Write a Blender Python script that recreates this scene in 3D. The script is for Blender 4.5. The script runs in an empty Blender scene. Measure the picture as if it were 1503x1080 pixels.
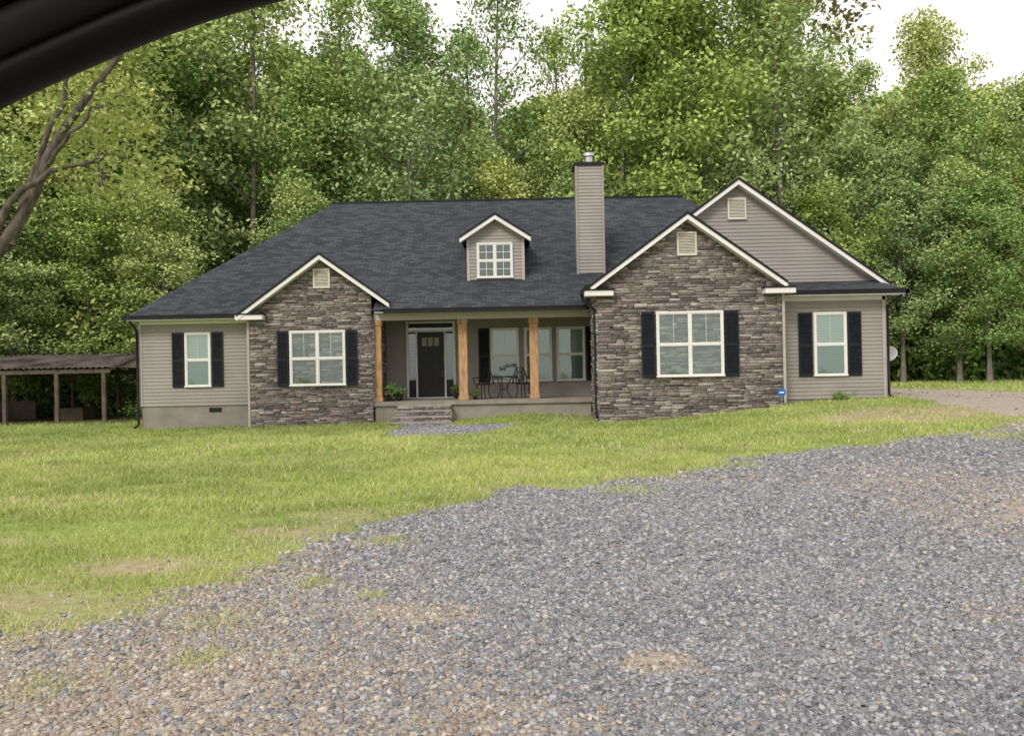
import bpy, math, random
import numpy as np
from mathutils import Vector, Matrix
random.seed(7); RNG=np.random.default_rng(7)
scene=bpy.context.scene
scene.view_settings.view_transform='Standard'; scene.view_settings.look='None'
scene.view_settings.exposure=0; scene.view_settings.gamma=1

# ------------------------------------------------------------ helpers
def link(o,parent=None):
    scene.collection.objects.link(o)
    if parent is not None: o.parent=parent
    return o
def empty(name,loc=(0,0,0),parent=None):
    e=bpy.data.objects.new(name,None); e.empty_display_size=.3; e.location=loc
    return link(e,parent)
def fast_mesh(name,V,F,mats=(),midx=None,col=None,uv=None,smooth=False):
    V=np.asarray(V,dtype=np.float32).reshape(-1,3); F=np.asarray(F,dtype=np.int32)
    k=F.shape[1]; n=len(F)
    me=bpy.data.meshes.new(name)
    me.vertices.add(len(V)); me.vertices.foreach_set('co',V.ravel())
    me.loops.add(n*k); me.loops.foreach_set('vertex_index',F.ravel())
    me.polygons.add(n)
    me.polygons.foreach_set('loop_start',np.arange(0,n*k,k,dtype=np.int32))
    me.polygons.foreach_set('loop_total',np.full(n,k,dtype=np.int32))
    for m in mats: me.materials.append(m)
    if midx is not None: me.polygons.foreach_set('material_index',np.asarray(midx,dtype=np.int32))
    if smooth: me.polygons.foreach_set('use_smooth',np.ones(n,dtype=bool))
    me.update(calc_edges=True)
    if col is not None:
        a=me.color_attributes.new('col','FLOAT_COLOR','POINT')
        c=np.ones((len(V),4),dtype=np.float32); c[:,:3]=col
        a.data.foreach_set('color',c.ravel())
    me.validate()
    return me
class MB:
    def __init__(s): s.v=[]; s.f=[]; s.uv=[]
    def poly(s,pts,uv=None):
        i=len(s.v); s.v+= [tuple(p) for p in pts]; s.f.append(tuple(range(i,i+len(pts))))
        s.uv.append(uv)
        return s
    def box(s,x0,x1,y0,y1,z0,z1):
        i=len(s.v)
        s.v+=[(x0,y0,z0),(x1,y0,z0),(x1,y1,z0),(x0,y1,z0),(x0,y0,z1),(x1,y0,z1),(x1,y1,z1),(x0,y1,z1)]
        for f in [(0,3,2,1),(4,5,6,7),(0,1,5,4),(1,2,6,5),(2,3,7,6),(3,0,4,7)]:
            s.f.append(tuple(i+a for a in f)); s.uv.append(None)
        return s
    def prism(s,pts,d):   # extrude a planar polygon by d
        n=len(pts); i=len(s.v); d=Vector(d)
        s.v+=[tuple(p) for p in pts]+[tuple(Vector(p)+d) for p in pts]
        s.f.append(tuple(i+a for a in range(n))); s.f.append(tuple(i+n+a for a in reversed(range(n))))
        for a in range(n):
            b=(a+1)%n; s.f.append((i+a,i+b,i+n+b,i+n+a))
        s.uv+= [None]*(n+2)
        return s
    def obj(s,name,mat,parent=None,bevel=0,smooth=False):
        me=bpy.data.meshes.new(name); me.from_pydata(s.v,[],s.f); me.materials.append(mat)
        if any(u is not None for u in s.uv):
            L=me.uv_layers.new(name='UVMap')
            for p,u in zip(me.polygons,s.uv):
                if u:
                    for li,c in zip(p.loop_indices,u): L.data[li].uv=c
        me.update()
        o=bpy.data.objects.new(name,me); link(o,parent)
        if smooth:
            for p in me.polygons: p.use_smooth=True
        if bevel:
            b=o.modifiers.new('b','BEVEL'); b.width=bevel; b.segments=2; b.limit_method='ANGLE'
        return o
def tubes(lst,sides=6):
    V=[];F=[];off=0
    for pts,rad in lst:
        pts=np.asarray(pts,float); n=len(pts)
        T=np.gradient(pts,axis=0); T/= (np.linalg.norm(T,axis=1)[:,None]+1e-9)
        ref=np.array([0,0,1.]) if abs(T[0][2])<.8 else np.array([1.,0,0])
        A=np.cross(T,ref); A/= (np.linalg.norm(A,axis=1)[:,None]+1e-9); B=np.cross(T,A)
        an=np.linspace(0,2*math.pi,sides,endpoint=False)
        r=np.asarray(rad,float)*np.ones(n)
        ring=pts[:,None,:]+r[:,None,None]*(np.cos(an)[None,:,None]*A[:,None,:]+np.sin(an)[None,:,None]*B[:,None,:])
        V.append(ring.reshape(-1,3))
        for i in range(n-1):
            for j in range(sides):
                k=(j+1)%sides
                F.append((off+i*sides+j,off+i*sides+k,off+(i+1)*sides+k,off+(i+1)*sides+j))
        off+=n*sides
    return np.concatenate(V),np.array(F,dtype=np.int32)
def tube_obj(name,lst,mat,parent=None,sides=8):
    V,F=tubes(lst,sides); me=fast_mesh(name,V,F,[mat],smooth=True)
    return link(bpy.data.objects.new(name,me),parent)
def hsh(ix,iy,s):
    v=np.sin(ix*127.1+iy*311.7+s*74.7)*43758.5453
    return v-np.floor(v)
def vnoise(x,y,s=0):
    ix=np.floor(x);iy=np.floor(y);fx=x-ix;fy=y-iy
    fx=fx*fx*(3-2*fx);fy=fy*fy*(3-2*fy)
    a=hsh(ix,iy,s);b=hsh(ix+1,iy,s);c=hsh(ix,iy+1,s);d=hsh(ix+1,iy+1,s)
    return (a*(1-fx)+b*fx)*(1-fy)+(c*(1-fx)+d*fx)*fy
def fbm(x,y,s=0): return vnoise(x,y,s)*.5+vnoise(x*2.1,y*2.1,s+3)*.3+vnoise(x*4.3,y*4.3,s+5)*.2
def sst(a,b,t):
    t=np.clip((np.asarray(t,float)-a)/(b-a),0,1); return t*t*(3-2*t)

# ------------------------------------------------------------ materials
def newmat(name):
    m=bpy.data.materials.new(name); m.use_nodes=True
    nt=m.node_tree; b=nt.nodes['Principled BSDF']; return m,nt,b
def N(nt,t,**kw):
    n=nt.nodes.new(t)
    for k,v in kw.items():
        if k in n.inputs: n.inputs[k].default_value=v
        else: setattr(n,k,v)
    return n
def ramp(nt,fac,stops):
    r=nt.nodes.new('ShaderNodeValToRGB')
    while len(r.color_ramp.elements)<len(stops): r.color_ramp.elements.new(.5)
    for e,(p,c) in zip(r.color_ramp.elements,stops):
        e.position=p; e.color=(*c,1)
    nt.links.new(fac,r.inputs[0]); return r.outputs[0]
def mixc(nt,fac,a,b,mode='MIX'):
    m=nt.nodes.new('ShaderNodeMix'); m.data_type='RGBA'; m.blend_type=mode
    for i,v in ((0,fac),(6,a),(7,b)):
        if isinstance(v,bpy.types.NodeSocket): nt.links.new(v,m.inputs[i])
        elif i==0: m.inputs[0].default_value=v
        else: m.inputs[i].default_value=(*v,1)
    return m.outputs[2]
def simple(name,col,rough=.6,var=.12,scale=3,bump=0,bscale=60,spec=.3,metal=0,stretch=None):
    m,nt,b=newmat(name)
    tc=N(nt,'ShaderNodeTexCoord'); no=N(nt,'ShaderNodeTexNoise',Scale=scale,Detail=4.0)
    src=tc.outputs['Object']
    if stretch:
        mp=N(nt,'ShaderNodeMapping'); mp.inputs['Scale'].default_value=stretch
        nt.links.new(src,mp.inputs[0]); src=mp.outputs[0]
    nt.links.new(src,no.inputs['Vector'])
    c1=tuple(x*(1-var) for x in col); c2=tuple(min(1,x*(1+var)) for x in col)
    o=ramp(nt,no.outputs[0],[(.3,c1),(.7,c2)])
    nt.links.new(o,b.inputs['Base Color'])
    b.inputs['Roughness'].default_value=rough; b.inputs['Metallic'].default_value=metal
    b.inputs['Specular IOR Level'].default_value=spec
    if bump:
        n2=N(nt,'ShaderNodeTexNoise',Scale=bscale,Detail=3.0); nt.links.new(src,n2.inputs['Vector'])
        bp=N(nt,'ShaderNodeBump',Strength=bump,Distance=.01)
        nt.links.new(n2.outputs[0],bp.inputs['Height']); nt.links.new(bp.outputs[0],b.inputs['Normal'])
    return m
M_siding=simple('siding_vinyl',(.30,.278,.255),.55,.09,1.2,.1,90)
M_white=simple('white_trim',(.74,.73,.71),.5,.05,2)
M_cream=simple('cream_vent',(.62,.58,.50),.5,.05,2)
M_black=simple('black_gutter',(.015,.015,.018),.5,.2,4,spec=.2)
M_shut=simple('shutter_black',(.014,.016,.021),.5,.2,6,spec=.2)
M_door=simple('door_black',(.016,.018,.021),.4,.2,5,spec=.25)
M_iron=simple('wrought_iron',(.010,.010,.010),.5,.2,20)
M_found=simple('parged_block',(.25,.23,.20),.85,.15,2,.4,30)
M_conc=simple('concrete',(.28,.255,.22),.85,.15,3,.4,40)
M_cedar=simple('cedar_post',(.46,.27,.14),.6,.35,5,.4,10,stretch=(6,6,.6))
M_ceil=simple('porch_ceiling',(.70,.68,.64),.6,.05,3)
M_rust=simple('rusty_tin',(.10,.085,.075),.8,.6,1.2,.2,20,spec=.1)
M_oldwood=simple('old_wood',(.10,.082,.065),.85,.3,3,.4,20)
M_pot=simple('pot_ceramic',(.06,.05,.045),.5,.3,8)
M_metal=simple('galvanised_flue',(.5,.5,.5),.35,.1,8,metal=.7)
M_bark=simple('bark',(.19,.17,.145),.9,.4,2.5,.6,14,stretch=(3,3,.7),spec=.05)
M_barkdark=simple('bark_dark',(.11,.095,.08),.95,.5,2.5,.8,10,stretch=(4,4,1.2),spec=.05)
M_rubber=simple('car_trim_black',(.005,.0045,.005),.5,.2,10,spec=.1)
M_trim2=simple('car_trim_grey',(.015,.013,.014),.6,.2,10,spec=.15)
M_dish=simple('dish_grey',(.6,.6,.6),.5,.05,5)
M_sign=simple('sign_blue',(.03,.12,.45),.5,.1,20)
def attrmat(name,rough=.8,mult=(1,1,1),noise=.25,nscale=30,bump=.3):
    m,nt,b=newmat(name)
    a=N(nt,'ShaderNodeVertexColor'); a.layer_name='col'
    c=a.outputs[0]
    if noise:
        tc=N(nt,'ShaderNodeTexCoord'); no=N(nt,'ShaderNodeTexNoise',Scale=nscale,Detail=3.0)
        nt.links.new(tc.outputs['Object'],no.inputs['Vector'])
        g=ramp(nt,no.outputs[0],[(.3,(1-noise,)*3),(.7,(1+noise,)*3)])
        c=mixc(nt,1.0,c,g,'MULTIPLY')
        if bump:
            bp=N(nt,'ShaderNodeBump',Strength=bump,Distance=.01)
            nt.links.new(no.outputs[0],bp.inputs['Height']); nt.links.new(bp.outputs[0],b.inputs['Normal'])
    nt.links.new(c,b.inputs['Base Color']); b.inputs['Roughness'].default_value=rough
    b.inputs['Specular IOR Level'].default_value=.2
    return m
M_stone=attrmat('ledgestone',.9,noise=.32,nscale=22,bump=.8)
M_gravel=attrmat('gravel_stone',.95,noise=.15,nscale=60,bump=0)
M_mortar=simple('stone_backing',(.11,.095,.085),.9,.2,10)
def leafmat(name,dark,light,trans=0,rnd=True,top=None):
    m,nt,b=newmat(name); nt.nodes.remove(b)
    a=N(nt,'ShaderNodeVertexColor'); a.layer_name='col'
    s=N(nt,'ShaderNodeSeparateColor'); nt.links.new(a.outputs[0],s.inputs[0])
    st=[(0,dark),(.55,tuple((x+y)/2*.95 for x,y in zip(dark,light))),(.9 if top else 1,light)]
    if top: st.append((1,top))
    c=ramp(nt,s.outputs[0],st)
    if rnd:
        oi=N(nt,'ShaderNodeObjectInfo')
        t=ramp(nt,oi.outputs['Random'],[(0,(.80,.90,.86)),(.5,(1,1,.95)),(1,(1.16,1.08,.85))])
        c=mixc(nt,1.0,c,t,'MULTIPLY')
    d=N(nt,'ShaderNodeBsdfDiffuse'); nt.links.new(c,d.inputs[0]); out=d.outputs[0]
    if trans:
        tr=N(nt,'ShaderNodeBsdfTranslucent')
        c2=mixc(nt,1.0,c,(1.25,1.25,.7),'MULTIPLY'); nt.links.new(c2,tr.inputs[0])
        mx=N(nt,'ShaderNodeMixShader'); mx.inputs[0].default_value=trans
        nt.links.new(d.outputs[0],mx.inputs[1]); nt.links.new(tr.outputs[0],mx.inputs[2]); out=mx.outputs[0]
    nt.links.new(out,nt.nodes['Material Output'].inputs[0])
    return m
M_leaf=leafmat('leaves',(.17,.25,.085),(.48,.62,.22))
M_leafpale=leafmat('leaves_pale',(.24,.31,.13),(.57,.67,.30))
M_leafhaze=leafmat('leaves_far_hazed',(.28,.37,.17),(.60,.70,.35))  # distance haze painted into the colour: lighter, greyer leaves for far rows
M_leafoak=leafmat('leaves_oak',(.19,.26,.11),(.50,.58,.28),.3)
M_grass=leafmat('grass_blades',(.19,.265,.065),(.50,.56,.19),0,rnd=False,top=(.62,.54,.34))
M_shrub=leafmat('shrub_leaves',(.09,.15,.05),(.34,.48,.15))
def roofmat():
    m,nt,b=newmat('shingles')
    tc=N(nt,'ShaderNodeTexCoord')
    br=N(nt,'ShaderNodeTexBrick'); br.inputs['Scale'].default_value=1
    br.inputs['Brick Width'].default_value=.31; br.inputs['Row Height'].default_value=.143
    br.inputs['Mortar Size'].default_value=.008; br.inputs['Mortar Smooth'].default_value=.3
    br.inputs['Color1'].default_value=(.038,.042,.050,1); br.inputs['Color2'].default_value=(.075,.082,.094,1)
    br.inputs['Mortar'].default_value=(.020,.021,.024,1); br.inputs['Bias'].default_value=-.1
    nt.links.new(tc.outputs['UV'],br.inputs['Vector'])
    n1=N(nt,'ShaderNodeTexNoise',Scale=.35,Detail=5.0); nt.links.new(tc.outputs['UV'],n1.inputs['Vector'])
    g=ramp(nt,n1.outputs[0],[(.3,(.9,.9,.9)),(.7,(1.1,1.1,1.1))])
    n2=N(nt,'ShaderNodeTexNoise',Scale=45.0,Detail=3.0); nt.links.new(tc.outputs['UV'],n2.inputs['Vector'])
    g2=ramp(nt,n2.outputs[0],[(.3,(.65,.65,.65)),(.7,(1.35,1.35,1.35))])
    c=mixc(nt,1.0,br.outputs[0],g,'MULTIPLY'); c=mixc(nt,1.0,c,g2,'MULTIPLY')
    nt.links.new(c,b.inputs['Base Color']); b.inputs['Roughness'].default_value=.95
    b.inputs['Specular IOR Level'].default_value=.15
    bp=N(nt,'ShaderNodeBump',Strength=.5,Distance=.01); bp.invert=True
    nt.links.new(br.outputs['Fac'],bp.inputs['Height']); nt.links.new(bp.outputs[0],b.inputs['Normal'])
    return m
M_roof=roofmat()
def glassmat():
    m,nt,b=newmat('window_glass'); nt.nodes.remove(b)
    t=N(nt,'ShaderNodeBsdfTransparent'); t.inputs[0].default_value=(.70,.78,.75,1)
    g=N(nt,'ShaderNodeBsdfGlossy',Roughness=.03); g.inputs[0].default_value=(.85,1,.94,1)
    no=N(nt,'ShaderNodeTexNoise',Scale=2.0); bp=N(nt,'ShaderNodeBump',Strength=.06,Distance=.05)
    nt.links.new(no.outputs[0],bp.inputs['Height']); nt.links.new(bp.outputs[0],g.inputs['Normal'])
    mx=N(nt,'ShaderNodeMixShader'); mx.inputs[0].default_value=.14
    nt.links.new(t.outputs[0],mx.inputs[1]); nt.links.new(g.outputs[0],mx.inputs[2])
    nt.links.new(mx.outputs[0],nt.nodes['Material Output'].inputs[0]); return m
M_glass=glassmat()
def blindmat(name,c1,c2):
    m,nt,b=newmat(name)
    tc=N(nt,'ShaderNodeTexCoord'); w=N(nt,'ShaderNodeTexWave',Scale=6.3,Distortion=.3); w.bands_direction='Z'
    nt.links.new(tc.outputs['Object'],w.inputs['Vector'])
    nt.links.new(ramp(nt,w.outputs[1],[(.1,c1),(.8,c2)]),b.inputs['Base Color']); return m
M_blind=blindmat('blinds',(.36,.40,.37),(.50,.54,.50))
M_screen=blindmat('blinds_screened',(.16,.22,.20),(.23,.30,.27))
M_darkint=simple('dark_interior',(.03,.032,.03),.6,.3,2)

# ------------------------------------------------------------ terrain
def ground_z(x,y):
    x=np.asarray(x,float); y=np.asarray(y,float)
    g=.52*sst(3,10,x)*sst(13,27,y)
    g=g-.10*sst(3,9,-x)*sst(15,28,y)
    g=g+.17*sst(26.7,28.5,y)*np.exp(-((x-.6)/2.2)**2)*(1-sst(29,33,y))
    g=g+.018*np.clip(y-46,0,80)
    g=g+.05*(fbm(x*.35,y*.35,2)-.5)*sst(6,14,y)+.03*(fbm(x*1.1,y*1.1,12)-.5)
    return g
GP=np.array([(-4.6,2.0),(-3.3,4.8),(-2.9,5.1),(-2.6,5.6),(-2.2,5.9),(-2.1,6.8),(-1.95,7.5),(-1.37,9.1),(-.45,10.7),(.05,11.5),(1.33,11.9),
 (3.1,13.4),(3.6,14.9),(5.45,15.9),(7.56,17.1),(9.6,18.2),(11.6,19.6),(11.4,22.5),(11.9,27),(11.9,41),(15.5,43),(17.5,30),(24,20),(40,12),(40,-25),(-14,-25)])
PATH=np.array([(-3.3,27.3),(-2.2,27.3),(-1.9,26.3),(.1,26.0),(-.2,24.0),(-1.2,22.2),(-2.9,21.8),(-3.4,23.5)])
def sdist(P,x,y):
    x=np.asarray(x,float);y=np.asarray(y,float)
    d=np.full(x.shape,1e9); ins=np.zeros(x.shape,bool); n=len(P)
    for i in range(n):
        ax,ay=P[i];bx,by=P[(i+1)%n]
        t=np.clip(((x-ax)*(bx-ax)+(y-ay)*(by-ay))/((bx-ax)**2+(by-ay)**2),0,1)
        d=np.minimum(d,np.hypot(x-ax-t*(bx-ax),y-ay-t*(by-ay)))
        c=((ay>y)!=(by>y))&(x<(bx-ax)*(y-ay)/(by-ay+1e-12)+ax); ins^=c
    return np.where(ins,d,-d)
def gravel_sd(x,y): return sdist(GP,x,y)+(fbm(x*1.3,y*1.3,9)-.5)*.9+(vnoise(x*5,y*5,19)-.5)*.35
def path_sd(x,y): return sdist(PATH,x,y)+(fbm(x*1.6,y*.8,29)-.5)*.7
def ell(x,y,cx,cy,rx,ry): 
    q=((x-cx)/rx)**2+((y-cy)/ry)**2
    return np.clip(1.25-q,0,1)
def dirt_m(x,y):
    d=ell(x,y,-3.15,7.4,.7,.45)+.8*ell(x,y,-3.7,6.5,.6,.4)+.8*ell(x,y,-2.3,8.9,.6,.4)+1.2*ell(x,y,9.9,21.6,2.8,1.9)+.6*ell(x,y,-5.2,8.6,1.0,.3)
    d=d+.4*ell(x,y,-6,11.5,1.5,.5)+.5*ell(x,y,-3.3,5.9,1.0,.6)
    d=d*(.0+1.4*fbm(x*2.6,y*2.6,4))*(.4+1.0*fbm(x*9,y*9,14))
    d=d+.45*sst(.60,.8,fbm(x*1.1,y*.8,24))*(y<22)
    d=d+.45*sst(1.1,.2,np.abs(gravel_sd(x,y)))*(y<14)*fbm(x*4,y*4,44)
    return np.clip(d,0,1)
def tan_m(x,y):
    t=.8*sst(-.1,2.4,-x+ (6.4-y)*.38)*(y<9)+ell(x,y,.75,4.7,.25,.22)+.7*ell(x,y,-.6,5.8,.5,.3)
    t=t+.45*ell(x,y,5.4,8.6,1.5,5.5)+.9*sst(16.8,19.5,y)+.3*ell(x,y,2.6,12.3,1.4,.4)+.3*ell(x,y,3.0,5.5,.4,.3)+.3*ell(x,y,-.1,4.0,.6,.3)+.03
    return np.clip(t*(.5+fbm(x*1.7,y*1.7,6)),0,1)*(path_sd(x,y)<0)
def bare_m(x,y):
    b=.9*ell(x,y,.75,4.72,.17,.16)+.7*ell(x,y,-.6,5.75,.45,.25)+.5*ell(x,y,-.35,4.35,.22,.1)+.8*ell(x,y,4.6,11.8,1.2,.3)+.6*ell(x,y,5.6,8.4,1.1,4.0)
    b=b+.8*sst(17,20,y)+.25*sst(.55,.75,fbm(x*.9,y*.9,41))
    return np.clip(b*(.1+1.5*fbm(x*3.6,y*3.6,16))*(.6+.8*vnoise(x*14,y*14,46)),0,1)
def forest_m(x,y):
    e=np.where(x<-12,33.5,np.where(x<14,44,49))
    return sst(-1.5,1.5,y-e+(fbm(x*.4,y*.4,8)-.5)*4)
xs=np.concatenate([-np.geomspace(400,18,40)[:-1],np.arange(-18,18.01,.14),np.geomspace(18,400,40)[1:]])
ys=np.concatenate([[-150,-80,-40,-20,-10,-5,-2,0,1,2],np.arange(2.2,12,.07),np.arange(12,34,.14),np.geomspace(34,600,70)])
X,Y=np.meshgrid(xs,ys); Z=ground_z(X,Y)
V=np.stack([X,Y,Z],-1).reshape(-1,3); nx=len(xs);ny=len(ys)
ii=(np.arange(ny-1)[:,None]*nx+np.arange(nx-1)[None,:]).ravel()
F=np.stack([ii,ii+1,ii+nx+1,ii+nx],1)
fx,fy=V[:,0],V[:,1]
gm=np.clip(np.maximum(gravel_sd(fx,fy),path_sd(fx,fy))/.4+.5,0,1)
mk=np.stack([gm,np.where(gm>.5,np.maximum(tan_m(fx,fy)*.9,bare_m(fx,fy))*(path_sd(fx,fy)<0),dirt_m(fx,fy)),forest_m(fx,fy)],1)
def groundmat():
    m,nt,b=newmat('ground_mix')
    a=N(nt,'ShaderNodeVertexColor'); a.layer_name='col'
    s=N(nt,'ShaderNodeSeparateColor'); nt.links.new(a.outputs[0],s.inputs[0])
    tc=N(nt,'ShaderNodeTexCoord'); vec=tc.outputs['Object']
    def noise(sc,d=4.0):
        n=N(nt,'ShaderNodeTexNoise',Scale=sc,Detail=d); nt.links.new(vec,n.inputs['Vector']); return n.outputs[0]
    gr=ramp(nt,noise(.5),[(.3,(.22,.30,.085)),(.55,(.28,.35,.10)),(.75,(.36,.38,.16))])
    gr=mixc(nt,1.0,gr,ramp(nt,noise(14),[(.3,(.6,.65,.6)),(.7,(1.3,1.25,1.2))]),'MULTIPLY')
    dirt=ramp(nt,noise(9),[(.3,(.30,.235,.145)),(.7,(.48,.40,.26))])
    gr=mixc(nt,s.outputs[1],gr,dirt)
    vo=N(nt,'ShaderNodeTexVoronoi',Scale=60.0); nt.links.new(vec,vo.inputs['Vector'])
    sv=N(nt,'ShaderNodeSeparateColor'); nt.links.new(vo.outputs['Color'],sv.inputs[0])
    g1=ramp(nt,sv.outputs[0],[(0,(.13,.134,.145)),(.5,(.22,.225,.24)),(1,(.33,.335,.35))])
    g2=ramp(nt,sv.outputs[0],[(0,(.34,.285,.215)),(.5,(.43,.37,.295)),(1,(.52,.465,.39))])
    gv=mixc(nt,s.outputs[1],g1,g2)
    c=mixc(nt,s.outputs[0],gr,gv)
    ff=ramp(nt,noise(2),[(.3,(.08,.10,.04)),(.7,(.18,.18,.09))])
    c=mixc(nt,s.outputs[2],c,ff)
    nt.links.new(c,b.inputs['Base Color']); b.inputs['Roughness'].default_value=.95
    b.inputs['Specular IOR Level'].default_value=.1
    bp=N(nt,'ShaderNodeBump',Strength=.6,Distance=.02); nt.links.new(vo.outputs['Distance'],bp.inputs['Height'])
    nt.links.new(bp.outputs[0],b.inputs['Normal']); return m
me=fast_mesh('ground',V,F,[groundmat()],col=mk,smooth=True)
link(bpy.data.objects.new('ground',me))

# ---- gravel stones
def scatter(n,y0,y1,xpad):
    y=np.sqrt(RNG.random(n)*(y1**2-y0**2)+y0**2)
    x=(RNG.random(n)*2-1)*(y*.60+xpad)
    return x,y
CX=[];CY=[];CS=[]
for n,y0,y1,s in [(90000,3.0,7,.0098),(90000,7,12,.0128),(70000,12,20,.017),(14000,20,40,.022)]:
    x,y=scatter(n,y0,y1,1.0); k=gravel_sd(x,y)>(-.12+.3*(RNG.random(n)-.6)); k&=RNG.random(n)>bare_m(x,y)*.9
    CX.append(x[k]);CY.append(y[k]);CS.append(np.full(k.sum(),s))
x,y=scatter(9000,4,14,1.0); k=(np.abs(gravel_sd(x,y))<1.0); CX.append(x[k]);CY.append(y[k]);CS.append(np.full(k.sum(),.010))
x=RNG.uniform(-4,.5,12000);y=RNG.uniform(21.3,27.2,12000);k=path_sd(x,y)>0;CX.append(x[k]);CY.append(y[k]);CS.append(np.full(k.sum(),.014))
cx=np.concatenate(CX);cy=np.concatenate(CY);cs=np.concatenate(CS); n=len(cx)
cs=cs*(.45+RNG.random(n)**2*1.4)
base=np.array([(-1,-1,-1),(1,-1,-1),(1,1,-1),(-1,1,-1),(-1,-1,1),(1,-1,1),(1,1,1),(-1,1,1)],float)
def randrot(n,tilt):
    a=RNG.random(n)*2*math.pi; t=(RNG.random(n)-.5)*2*tilt; u=(RNG.random(n)-.5)*2*tilt
    ca,sa=np.cos(a),np.sin(a);ct,st=np.cos(t),np.sin(t);cu,su=np.cos(u),np.sin(u)
    Rz=np.zeros((n,3,3));Rz[:,0,0]=ca;Rz[:,0,1]=-sa;Rz[:,1,0]=sa;Rz[:,1,1]=ca;Rz[:,2,2]=1
    Rx=np.zeros((n,3,3));Rx[:,0,0]=1;Rx[:,1,1]=ct;Rx[:,1,2]=-st;Rx[:,2,1]=st;Rx[:,2,2]=ct
    Ry=np.zeros((n,3,3));Ry[:,1,1]=1;Ry[:,0,0]=cu;Ry[:,0,2]=su;Ry[:,2,0]=-su;Ry[:,2,2]=cu
    return Rz@Rx@Ry
sc=np.stack([1+.5*RNG.random(n),.6+.5*RNG.random(n),.38+.35*RNG.random(n)],1)
lv=base[None]*(1-.5*RNG.random((n,8,1)))*(sc*cs[:,None])[:,None,:]
lv=np.einsum('nij,nkj->nki',randrot(n,.5),lv)
cz=ground_z(cx,cy)+cs*(.1+.35*RNG.random(n))
V=(lv+np.stack([cx,cy,cz],1)[:,None,:]).reshape(-1,3)
bf=np.array([(4,5,6,7),(0,1,5,4),(1,2,6,5),(2,3,7,6),(3,0,4,7)])
F=(np.arange(n)[:,None,None]*8+bf[None]).reshape(-1,4)
palg=np.array([(.225,.235,.255),(.285,.29,.305),(.36,.365,.38),(.155,.16,.175),(.31,.315,.33),(.25,.255,.27),(.44,.445,.455)])
palt=np.array([(.38,.32,.25),(.30,.245,.19),(.47,.415,.34),(.35,.305,.26),(.42,.365,.30),(.33,.26,.20),(.53,.485,.42)])
tm=tan_m(cx,cy); ist=RNG.random(n)<tm*.8+.03*(path_sd(cx,cy)<0)
idx=RNG.integers(0,7,n); c=np.where(ist[:,None],palt[idx],palg[idx])*(.88+.24*RNG.random((n,1)))*.95
me=fast_mesh('gravel_driveway',V,F,[M_gravel],col=np.repeat(c,8,0))
link(bpy.data.objects.new('gravel_driveway',me))

# ---- grass blades
gx=[];gy=[];gh=[];gw=[]
for n,y0,y1,h,w in [(160000,4,10,.045,.006),(200000,10,17,.06,.010),(170000,17,31,.07,.017),(45000,31,48,.11,.03)]:
    x,y=scatter(n,y0,y1,1.5)
    cl=fbm(x*2.2,y*2.2,21)
    keep=(gravel_sd(x,y)<(.15-.6*RNG.random(n)))&(RNG.random(n)>dirt_m(x,y)*.95)&(path_sd(x,y)<-.02+.1*RNG.random(n))
    keep&=(RNG.random(n)<.08+1.6*sst(.25,.7,cl))
    keep&=~((x>-12.1)&(x<-8.4)&(y>29.02))&~((x>-8.4)&(x<2.5)&(y>28.52))&~((x>2.5)&(x<11.3)&(y>26.2)&(y<46))&~((x>-3.75)&(x<-1.9)&(y>27.3))
    keep&=(forest_m(x,y)<.6)
    gx.append(x[keep]);gy.append(y[keep]);m_=keep.sum()
    gh.append(h*(.4+1.0*RNG.random(m_)**1.5+1.6*np.clip(cl[keep]-.35,0,1)));gw.append(w*(.6+.8*RNG.random(m_)))
for tx,ty,r in [(-1.75,4.9,.22),(-2.4,4.5,.3),(-1.5,6.6,.2),(-1.0,6.2,.1),(1.4,11.3,.5),(9.5,17.4,1.0),(3.6,14.0,.4),(-2.7,4.0,.3),(-1.9,5.6,.3),(-1.2,8.2,.3)]:
    m_=int(900*r/.3*.4); x=tx+RNG.normal(0,r*.5,m_);y=ty+RNG.normal(0,r*.5,m_)
    gx.append(x);gy.append(y);gh.append(.05*(.5+RNG.random(m_)));gw.append(.006*np.ones(m_)*(ty/6))
gx=np.concatenate(gx);gy=np.concatenate(gy);gh=np.concatenate(gh);gw=np.concatenate(gw);n=len(gx)
a=RNG.random(n)*2*math.pi; lean=gh*(.3+.9*RNG.random(n)); la=RNG.random(n)*2*math.pi
gz=ground_z(gx,gy)-.004
p0=np.stack([gx-np.cos(a)*gw*.5,gy-np.sin(a)*gw*.5,gz],1);p1=np.stack([gx+np.cos(a)*gw*.5,gy+np.sin(a)*gw*.5,gz],1)
p2=np.stack([gx+np.cos(la)*lean,gy+np.sin(la)*lean,gz+gh],1)
V=np.stack([p0,p1,p2],1).reshape(-1,3); F=np.arange(3*n).reshape(-1,3)
val=np.clip(.12+.5*RNG.random(n)+.9*(fbm(gx*.8,gy*.8,31)-.5)+.9*(fbm(gx*.22,gy*.3,33)-.5)+.2,0,.9)
val=val*(1-.35*sst(22,28,gy)*(gx<3))
val=np.where(RNG.random(n)<.07+.45*dirt_m(gx,gy)+.12*sst(.5,.8,fbm(gx*.5,gy*.7,53)),1.0,val)
me=fast_mesh('lawn_grass',V,F,[M_grass],col=np.repeat(np.stack([val]*3,1),3,0))
link(bpy.data.objects.new('lawn_grass',me))

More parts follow.
